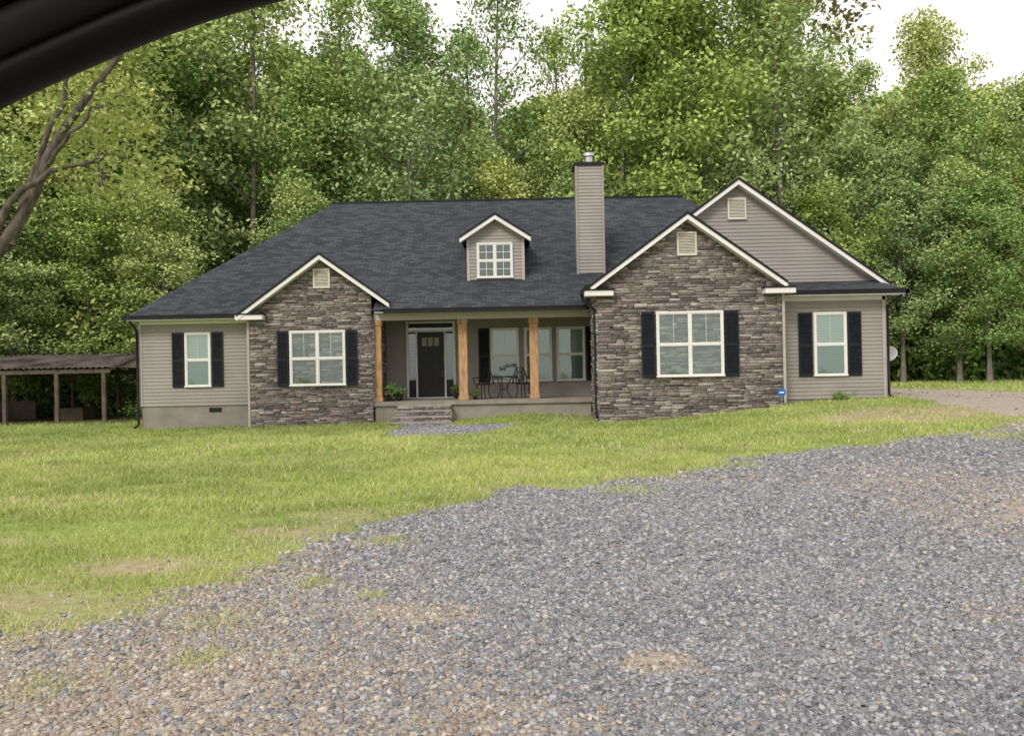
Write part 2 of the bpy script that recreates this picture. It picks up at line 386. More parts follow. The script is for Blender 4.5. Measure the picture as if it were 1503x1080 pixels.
# ------------------------------------------------------------ HOUSE
H=empty('house',(0,0,0))
def fr(O,U,Nn):
    O=np.array(O,float);U=np.array(U,float);Nn=np.array(Nn,float)
    def P(u,o,z): q=O+U*u+Nn*o; return (q[0],q[1],z)
    return P
def front(y): return fr((0,y),(1,0),(0,-1))
def siding(name,P,u0,u1,z0,z1,ex=.115,lim=None,parent=H):
    mb=MB(); z=z0
    def L(zz):
        if lim is None: return u0,u1
        a,b=lim(zz); return max(u0,a),min(u1,b)
    while z<z1-1e-4:
        zt=min(z+ex,z1); a0,b0=L(z);a1,b1=L(zt)
        if b0-a0<.02: break
        if b1<a1: a1=b1=(a1+b1)/2
        mb.poly([P(a0,.026,z),P(b0,.026,z),P(b1,.004,zt),P(a1,.004,zt)])
        mb.poly([P(a0,.0,z),P(b0,.0,z),P(b0,.026,z),P(a0,.026,z)])
        z=zt
    return mb.obj(name,M_siding,parent)
pal=np.array([(.26,.225,.205),(.20,.175,.16),(.33,.295,.27),(.14,.12,.115),(.24,.22,.212),(.42,.38,.345),(.29,.24,.21),(.18,.162,.16)])
def stone(name,P,u0,u1,z0,z1,lim=None,seed=1,parent=H):
    r=random.Random(seed); V=[];C=[];z=z0; cnt=0
    while z<z1:
        h=r.uniform(.045,.105); zt=min(z+h,z1)
        a,b=(u0,u1)
        if lim: 
            aa,bb=lim((z+zt)/2); a=max(a,aa);b=min(b,bb)
        if b-a<.05: break
        u=a
        while u<b-.02:
            w=r.uniform(.14,.55); ue=min(u+w,b)
            if b-ue<.08: ue=b
            parts=[(z,zt)]
            if h>.085 and r.random()<.45: parts=[(z,(z+zt)/2),((z+zt)/2,zt)]
            for (q0,q1) in parts:
                d=r.uniform(.03,.065); g=.002
                j=lambda s=.006:r.uniform(-s,s)
                pts=[P(u+g,0,q0+g),P(ue-g,0,q0+g),P(ue-g,0,q1-g),P(u+g,0,q1-g),
                     P(u+g+j()+.004,d+j(.012),q0+g+j(.004)+.002),P(ue-g+j()-.004,d+j(.012),q0+g+j(.004)+.002),P(ue-g+j()-.004,d+j(.012),q1-g+j(.004)-.002),P(u+g+j()+.004,d+j(.012),q1-g+j(.004)-.002)]
                V+=pts; c=pal[r.randrange(8)]*r.uniform(.8,1.25)*.9; C+=[c]*8; cnt+=1
            u=ue
        z=zt
    f=np.array([(4,5,6,7),(0,1,5,4),(1,2,6,5),(2,3,7,6),(3,0,4,7)])
    F=(np.arange(cnt)[:,None,None]*8+f[None]).reshape(-1,4)
    me=fast_mesh(name,np.array(V),F,[M_stone],col=np.array(C)); return link(bpy.data.objects.new(name,me),parent)
def uvpoly(mb,pts):
    p=[Vector(q) for q in pts]; n=(p[1]-p[0]).cross(p[2]-p[0]).normalized()
    if n.z<0: n=-n
    u=Vector((0,0,1)).cross(n).normalized(); v=n.cross(u)
    mb.poly(pts,[(q.dot(u),q.dot(v)) for q in p])

# --- roofs
roof=MB(); wt=MB(); bk=MB(); sf=MB()
RY0,RZ0=28.5,3.55; RY1,RZ1=36.0,8.5
uvpoly(roof,[(-12.35,RY0,RZ0),(11.75,RY0,RZ0),(7.0,RY1,RZ1),(-7.06,RY1,RZ1)])
uvpoly(roof,[(-12.35,43.5,RZ0),(11.75,43.5,RZ0),(7.0,RY1,RZ1),(-7.06,RY1,RZ1)])
uvpoly(roof,[(-12.35,43.5,RZ0),(-12.35,RY0,RZ0),(-7.06,RY1,RZ1)])
uvpoly(roof,[(11.75,43.5,RZ0),(11.75,RY0,RZ0),(7.0,RY1,RZ1)])
bk.box(-7.1,7.05,RY1-.09,RY1+.09,RZ1-.04,RZ1+.035)
PY0,PZ0=27.95,3.56
uvpoly(roof,[(-4.35,PY0,PZ0),(2.6,PY0,PZ0),(2.6,30.15,4.645),(-4.35,30.15,4.645)])
def gable(ax,az,xl,xr,s,yf,yw,yb,xl_clip=None):
    for x in (xl,xr):
        xx=x if not(xl_clip is not None and x==xl) else xl_clip
        ze=az-s*abs(ax-xx)
        uvpoly(roof,[(xx,yf,ze),(ax,yf,az),(ax,yb,az),(xx,yb,ze)])
        wt.prism([(xx,yf,ze-.035),(ax,yf,az-.035),(ax,yf,az-.20),(xx,yf,ze-.20)],(0,.035,0))
        bk.prism([(xx,yf-.025,ze+.02),(ax,yf-.025,az+.025),(ax,yf-.025,az-.06),(xx,yf-.025,ze-.06)],(0,.07,0))
        sf.poly([(xx,yf+.03,ze-.19),(ax,yf+.03,az-.19),(ax,yw,az-.19),(xx,yw,ze-.19)])
GS=.72
gable(-6.04,5.42,-8.68,-3.85,GS,28.1,28.5,32.2)
gable(5.17,6.06,2.31,8.03,GS,25.7,26.1,33.0)
gable(7.09,7.37,2.5,11.72,GS,27.35,27.7,40.0,xl_clip=5.3)
gable(-.48,6.88,-1.68,.72,.64,29.85,30.2,33.9)
uvpoly(roof,[(7.9,26.45,3.77),(11.72,26.45,3.77),(11.42,27.72,4.17),(7.9,27.72,4.17)])
uvpoly(roof,[(11.72,26.45,3.77),(11.72,41,3.77),(11.42,41,4.17),(11.42,27.72,4.17)])
roof.obj('roof_shingles',M_roof,H)
def gutter(x0,x1,y,z):
    bk.box(x0,x1,y-.12,y,z-.13,z+.005)
    bk.box(x0-.01,x1+.01,y-.135,y-.12,z-.03,z+.012)
gutter(-12.4,-8.5,RY0,3.56); gutter(-4.0,2.45,PY0,3.575); gutter(7.98,11.82,26.45,3.775)
bk.box(-12.47,-12.35,28.4,43.5,3.43,3.56); bk.box(11.72,11.84,26.33,41,3.645,3.78)
bk.box(2.19,2.31,25.68,28.0,3.86,4.02); wt.box(2.32,2.5,25.74,28.0,3.80,3.86)
for x0,x1,yf,yw,z in ((2.15,2.98,25.72,26.08,3.84),(7.38,8.26,25.72,26.08,3.82),(-8.74,-7.88,28.12,28.48,3.50)):
    wt.box(x0,x1,yf,yw,z-.15,z); bk.box(x0-.03,x1+.02,yf-.03,yw,z+.003,z+.045)
sf.box(-12.3,-8.5,28.42,28.98,3.40,3.43); sf.box(7.98,11.7,26.35,26.9,3.62,3.645)
wt.box(8.02,11.35,26.86,26.895,3.5,3.615)
wt.box(-12.1,-8.5,28.955,28.975,3.30,3.395)
M_beam=simple('beam_trim',(.50,.47,.42),.5,.05,2)
bm_=MB(); bm_.box(-4.44,2.52,28.62,28.92,3.27,3.50); bm_.box(-4.3,2.5,27.96,28.62,3.47,3.50); bm_.obj('porch_beam',M_beam,H)
ce=MB(); ce.box(-4.45,3.0,28.93,31.3,3.42,3.45); ce.obj('porch_ceiling',M_ceil,H)
# --- walls
siding('siding_left',front(29),-12.13,-8.4,.64,3.4)
siding('siding_left_end',fr((-12.13,29),(0,1),(-1,0)),0,14,.64,3.45)
siding('siding_right_end',fr((11.3,26.9),(0,1),(1,0)),0,15.5,.54,3.65)
siding('siding_right',front(26.9),7.94,11.3,.54,3.62)
siding('siding_big_gable',front(27.7),4.9,11.45,3.9,7.2,lim=lambda z:(7.09-(7.20-z)/GS,7.09+(7.20-z)/GS))
siding('siding_porch',front(31.3),-4.46,3.05,.66,3.42)
siding('siding_porch_end',fr((3.0,28),(0,1),(-1,0)),0,3.3,.66,3.42)
siding('siding_dormer',front(30.2),-1.43,.47,4.45,6.75,lim=lambda z:(-.48-(6.70-z)/.64,-.48+(6.70-z)/.64))
siding('siding_dormer_side_a',fr((-1.43,30.2),(0,1),(-1,0)),0,3.2,4.45,6.1)
siding('siding_dormer_side_b',fr((.47,30.2),(0,1),(1,0)),0,3.2,4.45,6.1)
rake=lambda ax,az:(lambda z:(ax-(az-.18-z)/GS,ax+(az-.18-z)/GS))
stone('stone_left',front(28.5),-8.39,-4.46,-.25,5.3,rake(-6.04,5.42),1)
stone('stone_left_return',fr((-4.46,28.5),(0,1),(1,0)),0,2.8,.5,3.42,None,2)
stone('stone_left_return_b',fr((-8.39,28.5),(0,1),(-1,0)),0,.5,-.25,3.4,None,5)
stone('stone_right',front(26.1),2.54,7.94,-.2,5.95,rake(5.17,6.06),3)
stone('stone_right_return',fr((2.54,26.1),(0,1),(-1,0)),0,1.9,-.2,3.95,None,4)
stone('stone_right_return_b',fr((7.94,26.1),(0,1),(1,0)),0,.8,.0,3.8,None,6)
bkp=MB()
def pent(x0,x1,y,z0,ax,az):
    ze0=az-.2-GS*abs(ax-x0); ze1=az-.2-GS*abs(ax-x1)
    bkp.poly([(x0,y,z0),(x1,y,z0),(x1,y,ze1),(ax,y,az-.2),(x0,y,ze0)])
pent(-8.39,-4.46,28.502,-.3,-6.04,5.42); pent(2.54,7.94,26.102,-.3,5.17,6.06)
bkp.poly([(-4.462,28.5,-.3),(-4.462,31.3,-.3),(-4.462,31.3,3.45),(-4.462,28.5,3.45)])
bkp.poly([(2.542,26.1,-.3),(2.542,28,-.3),(2.542,28,3.95),(2.542,26.1,3.95)])
bkp.poly([(-8.388,28.5,-.3),(-8.388,29,-.3),(-8.388,29,3.4),(-8.388,28.5,3.4)])
bkp.poly([(2.542,28,-.3),(3.0,28,-.3),(3.0,28,3.95),(2.542,28,3.95)])
bkp.obj('stone_backing',M_mortar,H)
fo=MB(); fo.box(-12.10,-8.41,29.02,43,-.6,.638); fo.box(7.96,11.27,26.92,42,-.2,.538)
fo.obj('foundation',M_found,H)
fv=MB(); fv.box(-9.9,-9.5,29.0,29.03,.42,.56); fv.obj('foundation_vent',M_black,H)
cn=MB()
cn.box(-8.47,-8.40,28.46,28.52,-.05,3.4); cn.box(7.95,8.03,26.05,26.12,.3,3.72); cn.box(11.22,11.33,26.86,26.93,.54,3.6)
cn.box(-12.16,-12.05,28.965,29.03,.64,3.39)
cn.box(-1.46,-1.37,30.165,30.23,4.4,6.05); cn.box(.41,.50,30.165,30.23,4.4,6.05)
cn.obj('corner_trim',simple('corner_taupe',(.42,.39,.36),.5,.05,2),H)
def vent(x0,x1,y,z0,z1):
    mb=MB(); mb.box(x0,x1,y-.09,y+.02,z0,z0+.05).box(x0,x1,y-.09,y+.02,z1-.05,z1).box(x0,x0+.05,y-.09,y+.02,z0+.05,z1-.05).box(x1-.05,x1,y-.09,y+.02,z0+.05,z1-.05)
    z=z0+.05
    while z<z1-.06:
        mb.prism([(x0+.05,y-.085,z),(x0+.05,y-.085,z+.012),(x0+.05,y-.03,z+.05),(x0+.05,y-.03,z+.038)],(x1-x0-.1,0,0)); z+=.045
    mb.box(x0+.05,x1-.05,y-.03,y-.02,z0+.05,z1-.05)
    mb.obj('gable_vent',M_cream,H)
vent(-6.31,-5.77,28.5,4.33,4.95); vent(4.90,5.48,26.1,4.84,5.53); vent(6.80,7.38,27.7,6.13,6.80)
# --- windows
def window(y,x0,x1,z0,z1,units=1,off=.03,grid='top',dark=False,lat=2):
    w=empty('window',(0,0,0),H); yw=y-off; fm=MB(); c=.06
    fm.box(x0,x1,yw-.05,y,z1-c,z1).box(x0-.02,x1+.02,yw-.07,y,z0,z0+c*.8).box(x0,x0+c,yw-.05,y,z0+c*.8,z1-c).box(x1-c,x1,yw-.05,y,z0+c*.8,z1-c)
    iw=(x1-x0-2*c-(units-1)*.06)/units; gl=MB(); bl=MB(); sc_=MB()
    for k in range(units):
        a=x0+c+k*(iw+.06); b=a+iw; zb=z0+c*.8; zt=z1-c; zm=(zb+zt)/2
        if k: fm.box(a-.06,a,yw-.045,y,zb,zt)
        s=.028
        fm.box(a,b,yw-.038,yw-.008,zm-.020,zm+.020)
        for q0,q1,dy in ((zb,zm-.020,0),(zm+.020,zt,-.006)):
            fm.box(a,a+s,yw-.03+dy,yw-.006,q0,q1).box(b-s,b,yw-.03+dy,yw-.006,q0,q1)
            fm.box(a+s,b-s,yw-.03+dy,yw-.006,q0,q0+s).box(a+s,b-s,yw-.03+dy,yw-.006,q1-s,q1)
        if grid:
            zz=[(zm+.05,zt-s)] if grid=='top' else [(zm+.05,zt-s),(zb+s,zm-.05)]
            for q0,q1 in zz:
                for i in range(1,lat):
                    xm=a+s+(b-a-2*s)*i/lat; t_=.005 if grid=='top' else .009; fm.box(xm-t_,xm+t_,yw-.022,yw-.015,q0,q1)
                if grid=='all':
                    fm.box(a+s,b-s,yw-.027,yw-.008,(q0+q1)/2-.009,(q0+q1)/2+.009)
        gl.poly([(a,yw-.014,zb),(b,yw-.014,zb),(b,yw-.014,zt),(a,yw-.014,zt)])
        ybl=yw+ (off-.026 if off>.03 else .0)
        bl.poly([(a,ybl,zm),(b,ybl,zm),(b,ybl,zt),(a,ybl,zt)])
        sc_.poly([(a,ybl,zb),(b,ybl,zb),(b,ybl,zm),(a,ybl,zm)])
    fm.obj('frame',M_white,w); gl.obj('glass',M_glass,w)
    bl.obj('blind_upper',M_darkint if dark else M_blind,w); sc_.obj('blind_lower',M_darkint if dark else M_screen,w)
def shutter(y,x0,x1,z0,z1,off=.03):
    yw=y-off; mb=MB(); s=.05
    mb.box(x0,x0+s,yw-.035,yw,z0,z1).box(x1-s,x1,yw-.035,yw,z0,z1)
    zm=z0+(z1-z0)*.48
    for a,b in ((z0,z0+.08),(zm-.04,zm+.04),(z1-.08,z1)): mb.box(x0+s,x1-s,yw-.034,yw,a,b)
    for a,b in ((z0+.08,zm-.04),(zm+.04,z1-.08)):
        z=a
        while z<b-.03:
            mb.prism([(x0+s,yw-.028,z),(x0+s,yw-.028,z+.01),(x0+s,yw-.006,z+.035),(x0+s,yw-.006,z+.025)],(x1-x0-2*s,0,0)); z+=.04
    mb.box(x0+.002,x1-.002,yw-.005,yw+.0,z0+.002,z1-.002)
    mb.box(x0+.01,x0+.03,yw,y,z0+.1,z1-.1).box(x1-.03,x1-.01,yw,y,z0+.1,z1-.1)
    mb.obj('shutter',M_shut,H)
window(29,-10.64,-9.80,1.24,3.02); shutter(29,-11.06,-10.68,1.24,3.02); shutter(29,-9.76,-9.40,1.24,3.02)
window(28.5,-7.09,-5.31,1.21,2.98,2,.10); shutter(28.5,-7.49,-7.13,1.21,2.98,.09); shutter(28.5,-5.27,-4.93,1.21,2.98,.09)
window(26.1,4.24,6.20,1.29,3.21,2,.10); shutter(26.1,3.80,4.20,1.29,3.21,.09); shutter(26.1,6.24,6.65,1.29,3.21,.09)
window(26.9,9.13,10.12,1.22,3.15); shutter(26.9,8.67,9.09,1.22,3.15); shutter(26.9,10.16,10.57,1.22,3.15)
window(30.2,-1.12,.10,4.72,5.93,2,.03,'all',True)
window(31.3,-.74,.26,1.18,3.08); window(31.3,.44,1.42,1.18,3.08); window(31.3,1.58,2.58,1.18,3.08)
shutter(31.3,-1.16,-.78,1.18,3.08); shutter(31.3,2.62,2.95,1.18,3.08)
# --- door unit
D=empty('front_door',(0,0,0),H); yw=31.27
fm=MB(); 
fm.box(-3.70,-3.62,yw-.05,31.3,.68,3.36).box(-2.06,-1.98,yw-.05,31.3,.68,3.36).box(-3.62,-2.06,yw-.05,31.3,3.29,3.36).box(-3.62,-2.06,yw-.05,31.3,2.99,3.06)
fm.box(-3.37,-3.31,yw-.045,31.3,.68,2.99).box(-2.37,-2.31,yw-.045,31.3,.68,2.99)
fm.box(-3.62,-2.06,yw-.06,31.3,.665,.70)
fm.obj('door_frame',M_white,D)
dr=MB(); dr.box(-3.31,-2.37,yw-.03,31.29,.70,2.99)
for a,b in ((-3.62,-3.37),(-2.31,-2.06)): dr.box(a,b,yw-.03,31.29,.70,1.30).box(a,b,yw-.03,31.29,2.93,2.99)
for x0,x1,z0,z1 in ((-3.19,-2.88,.85,1.6),(-2.80,-2.49,.85,1.6),(-3.19,-2.88,1.7,2.35),(-2.80,-2.49,1.7,2.35)):
    dr.box(x0,x1,yw-.045,yw-.03,z0,z0+.03).box(x0,x1,yw-.045,yw-.03,z1-.03,z1).box(x0,x0+.03,yw-.045,yw-.03,z0+.03,z1-.03).box(x1-.03,x1,yw-.045,yw-.03,z0+.03,z1-.03)
dr.obj('door_slab',M_door,D)
gl=MB()
for a,b in ((-3.62,-3.37),(-2.31,-2.06)): gl.poly([(a,yw-.01,1.3),(b,yw-.01,1.3),(b,yw-.01,2.93),(a,yw-.01,2.93)])
gl.poly([(-3.62,yw-.01,3.06),(-2.06,yw-.01,3.06),(-2.06,yw-.01,3.29),(-3.62,yw-.01,3.29)])
gl.obj('door_glass',M_glass,D)
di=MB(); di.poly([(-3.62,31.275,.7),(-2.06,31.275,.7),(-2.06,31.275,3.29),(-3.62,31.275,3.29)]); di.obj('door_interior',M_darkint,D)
dl=MB()
for i in range(3):
    a=-3.15+i*.215; dl.poly([(a,yw-.033,2.5),(a+.17,yw-.033,2.5),(a+.17,yw-.033,2.8),(a,yw-.033,2.8)])
dl.obj('door_lites',simple('obscure_glass',(.22,.21,.12),.2,.3,30),D)
tube_obj('door_handle',[([(-2.45,yw-.03,1.62),(-2.45,yw-.09,1.6),(-2.45,yw-.09,1.45),(-2.45,yw-.03,1.43)],.012)],M_metal,D)
L_=MB(); L_.box(-1.86,-1.74,31.12,31.24,2.35,2.62).box(-1.88,-1.72,31.10,31.26,2.62,2.66).box(-1.83,-1.77,31.22,31.29,2.4,2.5); L_.obj('wall_lantern',M_black,H)
# --- porch deck, posts, steps
dk=MB(); dk.box(-4.44,2.98,28.52,31.28,.52,.655).box(-4.42,2.52,28.60,31.2,-.2,.518); dk.obj('porch_deck',M_conc,H)
for x in (-4.34,-1.57,.72):
    p=MB(); p.box(x-.14,x+.14,28.64,28.90,.80,3.10); p.box(x-.165,x+.165,28.61,28.93,.657,.80); p.box(x-.165,x+.165,28.61,28.93,3.10,3.268)
    p.obj('porch_post',M_cedar,H,bevel=.012)
st=empty('porch_steps',(0,0,0),H)
M_tread=simple('tread_stone',(.33,.31,.28),.85,.25,8,.5,30)
for i,(w,yf) in enumerate(((1.72,28.2),(1.78,27.86),(1.84,27.52),(1.9,27.18))):
    zt=.52-.16*i+.02; cxs=-2.82
    t=MB(); t.box(cxs-w/2,cxs+w/2,yf-.03,28.55-.002*i,zt-.05,zt); t.obj('tread',M_tread,st,bevel=.008)
    stone('riser',front(yf),cxs-w/2+.03,cxs+w/2-.03,zt-.21,zt-.052,None,20+i,st)
    stone('riser_side',fr((cxs+w/2-.03,yf),(0,1),(1,0)),0,.34,zt-.21,zt-.052,None,30+i,st)
    t=MB(); t.box(cxs-w/2+.03,cxs+w/2-.03,yf+.002,28.5-.003*i,zt-.4,zt-.053); t.obj('step_core',M_mortar,st)
# --- chimney
CH=empty('chimney',(0,0,0),H)
siding('chimney_front',front(30.5),2.34,3.22,4.3,8.56,parent=CH)
siding('chimney_left',fr((2.34,30.5),(0,1),(-1,0)),0,1.0,4.3,8.56,parent=CH)
siding('chimney_right',fr((3.22,30.5),(0,1),(1,0)),0,1.0,4.3,8.56,parent=CH)
siding('chimney_back',fr((2.34,31.5),(1,0),(0,1)),0,.88,4.3,8.56,parent=CH)
t=MB(); t.box(2.29,2.36,30.45,30.53,4.3,8.56).box(3.2,3.27,30.45,30.53,4.3,8.56); t.obj('chimney_corners',M_siding,CH)
t=MB(); t.box(2.26,3.30,30.42,31.58,8.56,8.66); t.box(2.4,3.16,30.55,31.45,8.66,8.70); t.obj('chimney_cap',M_black,CH)
tube_obj('flue',[([(2.82,31,8.68),(2.82,31,8.98)],.13),([(2.82,31,8.98),(2.82,31,9.0),(2.82,31,9.1),(2.82,31,9.13)],[.19,.19,.17,.02])],M_metal,CH,16)
wt.obj('rake_trim',M_white,H); bk.obj('gutters_and_drip_edge',M_black,H); sf.obj('soffits',M_white,H)
tube_obj('downspouts',[([(-12.2,28.45,3.45),(-12.2,28.45,3.38),(-12.17,28.90,3.1),(-12.17,28.91,.05),(-12.17,28.6,-.03)],.04),
 ([(2.25,27.9,3.9),(2.25,27.9,3.75),(2.46,26.25,3.3),(2.46,26.2,.3),(2.46,26.0,.15)],.04),
 ([(11.6,26.4,3.66),(11.6,26.4,3.58),(11.36,26.82,3.3),(11.36,26.82,.65),(11.36,26.6,.55)],.04)],M_black,H,6)

# ------------------------------------------------------------ small objects
def circle(cx,cy,z,r,n=20): return [(cx+r*math.cos(t),cy+r*math.sin(t),z) for t in np.linspace(0,2*math.pi,n+1)]
def disc(mb,cx,cy,z,r,h,n=20): mb.prism([(cx+r*math.cos(2*math.pi*i/n),cy+r*math.sin(2*math.pi*i/n),z) for i in range(n)],(0,0,h))
def chair(x,y,rot):
    e=empty('patio_chair',(x,y,.656)); e.rotation_euler=(0,0,rot); e.scale=(1.08,1.08,1.08)
    L=[(circle(0,0,.44,.21),.016)]
    for a in (.8,2.35,3.93,5.5):
        c,s=math.cos(a),math.sin(a); L.append(([(.2*c,.2*s,.44),(.17*c,.17*s,.25),(.24*c,.24*s,0)],.016))
    arch=[(.25*math.cos(t),.2,.44+.52*math.sin(t)) for t in np.linspace(0,math.pi,13)]; L.append((arch,.019))
    arch=[(.13*math.cos(t),.2,.44+.40*math.sin(t)) for t in np.linspace(0,math.pi,11)]; L.append((arch,.013))
    for k in (-.16,-.08,0,.08,.16): L.append(([(k*.7,.2,.44),(k,.2,.66),(k*1.1,.2,.44+.5*math.sqrt(max(0,1-(k*1.1/.24)**2)))],.012))
    for s in (-1,1): L.append(([(s*.24,.2,.64),(s*.27,0,.66),(s*.26,-.17,.64),(s*.2,-.15,.44)],.015))
    tube_obj('frame',L,M_iron,e,6); mb=MB(); disc(mb,0,0,.43,.2,.035); mb.obj('seat',M_iron,e)
    return e
chair(-.98,29.7,-.5); chair(.36,29.7,.5)
e=empty('patio_table',(-.3,29.7,.656)); mb=MB(); disc(mb,0,0,.70,.34,.03,28); mb.obj('table_top',M_iron,e)
L=[(circle(0,0,.3,.14),.012)]
for a in (0.3,2.4,4.5):
    c,s=math.cos(a),math.sin(a); L.append(([(.28*c,.28*s,.70),(.12*c,.12*s,.35),(.15*c,.15*s,.2),(.3*c,.3*s,0)],.017))
tube_obj('table_legs',L,M_iron,e,6)
def leaves(C,L,W,up=.6,val=None):
    n=len(C); nn=RNG.normal(size=(n,3)); nn/=np.linalg.norm(nn,axis=1)[:,None]; nn[:,2]=np.abs(nn[:,2])+up
    nn/=np.linalg.norm(nn,axis=1)[:,None]; r=RNG.normal(size=(n,3)); t1=np.cross(nn,r); t1/=np.linalg.norm(t1,axis=1)[:,None]; t2=np.cross(nn,t1)
    l=(L*(.6+.8*RNG.random(n)))[:,None]/2; w=(W*(.6+.8*RNG.random(n)))[:,None]/2
    dr=np.array([0,0,-.25])*l
    V=np.stack([C+t1*l+dr,C+t2*w,C-t1*l,C-t2*w],1).reshape(-1,3)
    return V,np.arange(4*n).reshape(-1,4)
def lathe(prof,mat,name,parent,n=18):
    V=[];F=[]
    for r,z in prof:
        for i in range(n): V.append((r*math.cos(2*math.pi*i/n),r*math.sin(2*math.pi*i/n),z))
    for k in range(len(prof)-1):
        for i in range(n): j=(i+1)%n; F.append((k*n+i,k*n+j,(k+1)*n+j,(k+1)*n+i))
    me=fast_mesh(name,np.array(V),np.array(F),[mat],smooth=True); return link(bpy.data.objects.new(name,me),parent)
def potted(x,y,s,pr=.16):
    e=empty('potted_plant',(x,y,.656)); 
    lathe([(.01,.0),(pr*.7,0),(pr,.26*s),(pr*1.1,.27*s),(pr*1.1,.31*s),(pr*.9,.31*s),(pr*.85,.27*s),(.01,.27*s)],M_pot,'pot',e)
    n=350; C=RNG.normal(size=(n,3))*np.array([.14,.14,.10])*s+np.array([0,0,.42*s]); V,F=leaves(C,.09,.04,.2)
    v=RNG.random(n); me=fast_mesh('leaves',V,F,[M_shrub],col=np.repeat(np.stack([v]*3,1),4,0)); link(bpy.data.objects.new('leaves',me),e)
potted(-3.95,29.0,.9); potted(-3.75,29.5,.7,.13); potted(-1.2,29.0,.5,.1); potted(-1.88,30.6,.8)
e=empty('satellite_dish',(12.0,28.4,float(ground_z(12,28.4))))
tube_obj('mast',[([(0,0,0),(0,0,1.15),(0,-.05,1.3)],.022),([(0,-.05,1.12),(-.15,-.42,1.05),(-.18,-.5,1.2)],.012)],M_metal,e)
dsh=lathe([(.0,.0),(.12,.012),(.2,.035),(.28,.075),(.285,.08),(.27,.082),(.2,.045),(.0,.01)],M_dish,'dish',e)
dsh.location=(0,-.06,1.32); dsh.rotation_euler=(math.radians(60),0,math.radians(-30))
e=empty('yard_sign',(7.75,25.6,float(ground_z(7.75,25.6))))
mb=MB(); mb.prism([(.13*math.cos(math.pi/8+i*math.pi/4),0,.42+.13*math.sin(math.pi/8+i*math.pi/4)) for i in range(8)],(0,.012,0)); mb.obj('sign_plate',M_sign,e)
mb=MB(); mb.box(-.07,.07,-.004,.0,.40,.44); mb.obj('sign_lettering',M_white,e)
tube_obj('stake',[([(0,.02,0),(0,.02,.5)],.008)],M_metal,e)
# shed
S=empty('open_shed',(0,0,0))
sx0,sx1=-27.0,-15.3
V=[];F=[]; n=200
for i in range(n+1):
    x=sx0+(sx1-sx0)*i/n; dz=.025*math.sin(i*1.6)
    V+=[(x,33.8,2.02+dz),(x,36.6,2.60+dz),(x,39.4,2.02+dz)]
for i in range(n):
    a=i*3; F+=[(a,a+3,a+4,a+1),(a+1,a+4,a+5,a+2)]
me=fast_mesh('tin_roof',np.array(V),np.array(F),[M_rust]); link(bpy.data.objects.new('tin_roof',me),S)
mb=MB(); mb.prism([(-15.34,33.85,2.0),(-15.34,39.35,2.0),(-15.34,36.6,2.57)],(.03,0,0)); mb.obj('gable_end',simple('tin_pale',(.40,.37,.33),.5,.3,3),S)
mb=MB(); mb.box(sx0,sx1-.04,33.9,34.02,1.80,1.96).box(sx0,sx1-.04,39.2,39.3,1.74,1.96)
for i in range(18):
    x=sx0+.3+i*.67; mb.prism([(x,33.9,1.97),(x,36.6,2.52),(x,36.6,2.44),(x,33.9,1.90)],(.05,0,0)); mb.prism([(x,39.3,1.97),(x,36.6,2.52),(x,36.6,2.44),(x,39.3,1.90)],(.05,0,0))
for x in (-26,-23.5,-21.4,-19.4,-17.4,-15.6):
    for y in (33.98,39.24): mb.box(x-.07,x+.07,y-.07,y+.07,-.2,1.80 if y<35 else 1.74)
mb.obj('posts_and_beams',M_oldwood,S)
mb=MB(); mb.box(-24,-20.5,38.2,38.3,-.1,.7); mb.box(-22.5,-21.6,36,37,-.1,.5); mb.box(-18.8,-17.6,36.4,37.6,-.1,.4); mb.obj('stored_lumber',M_oldwood,S,bevel=.02)

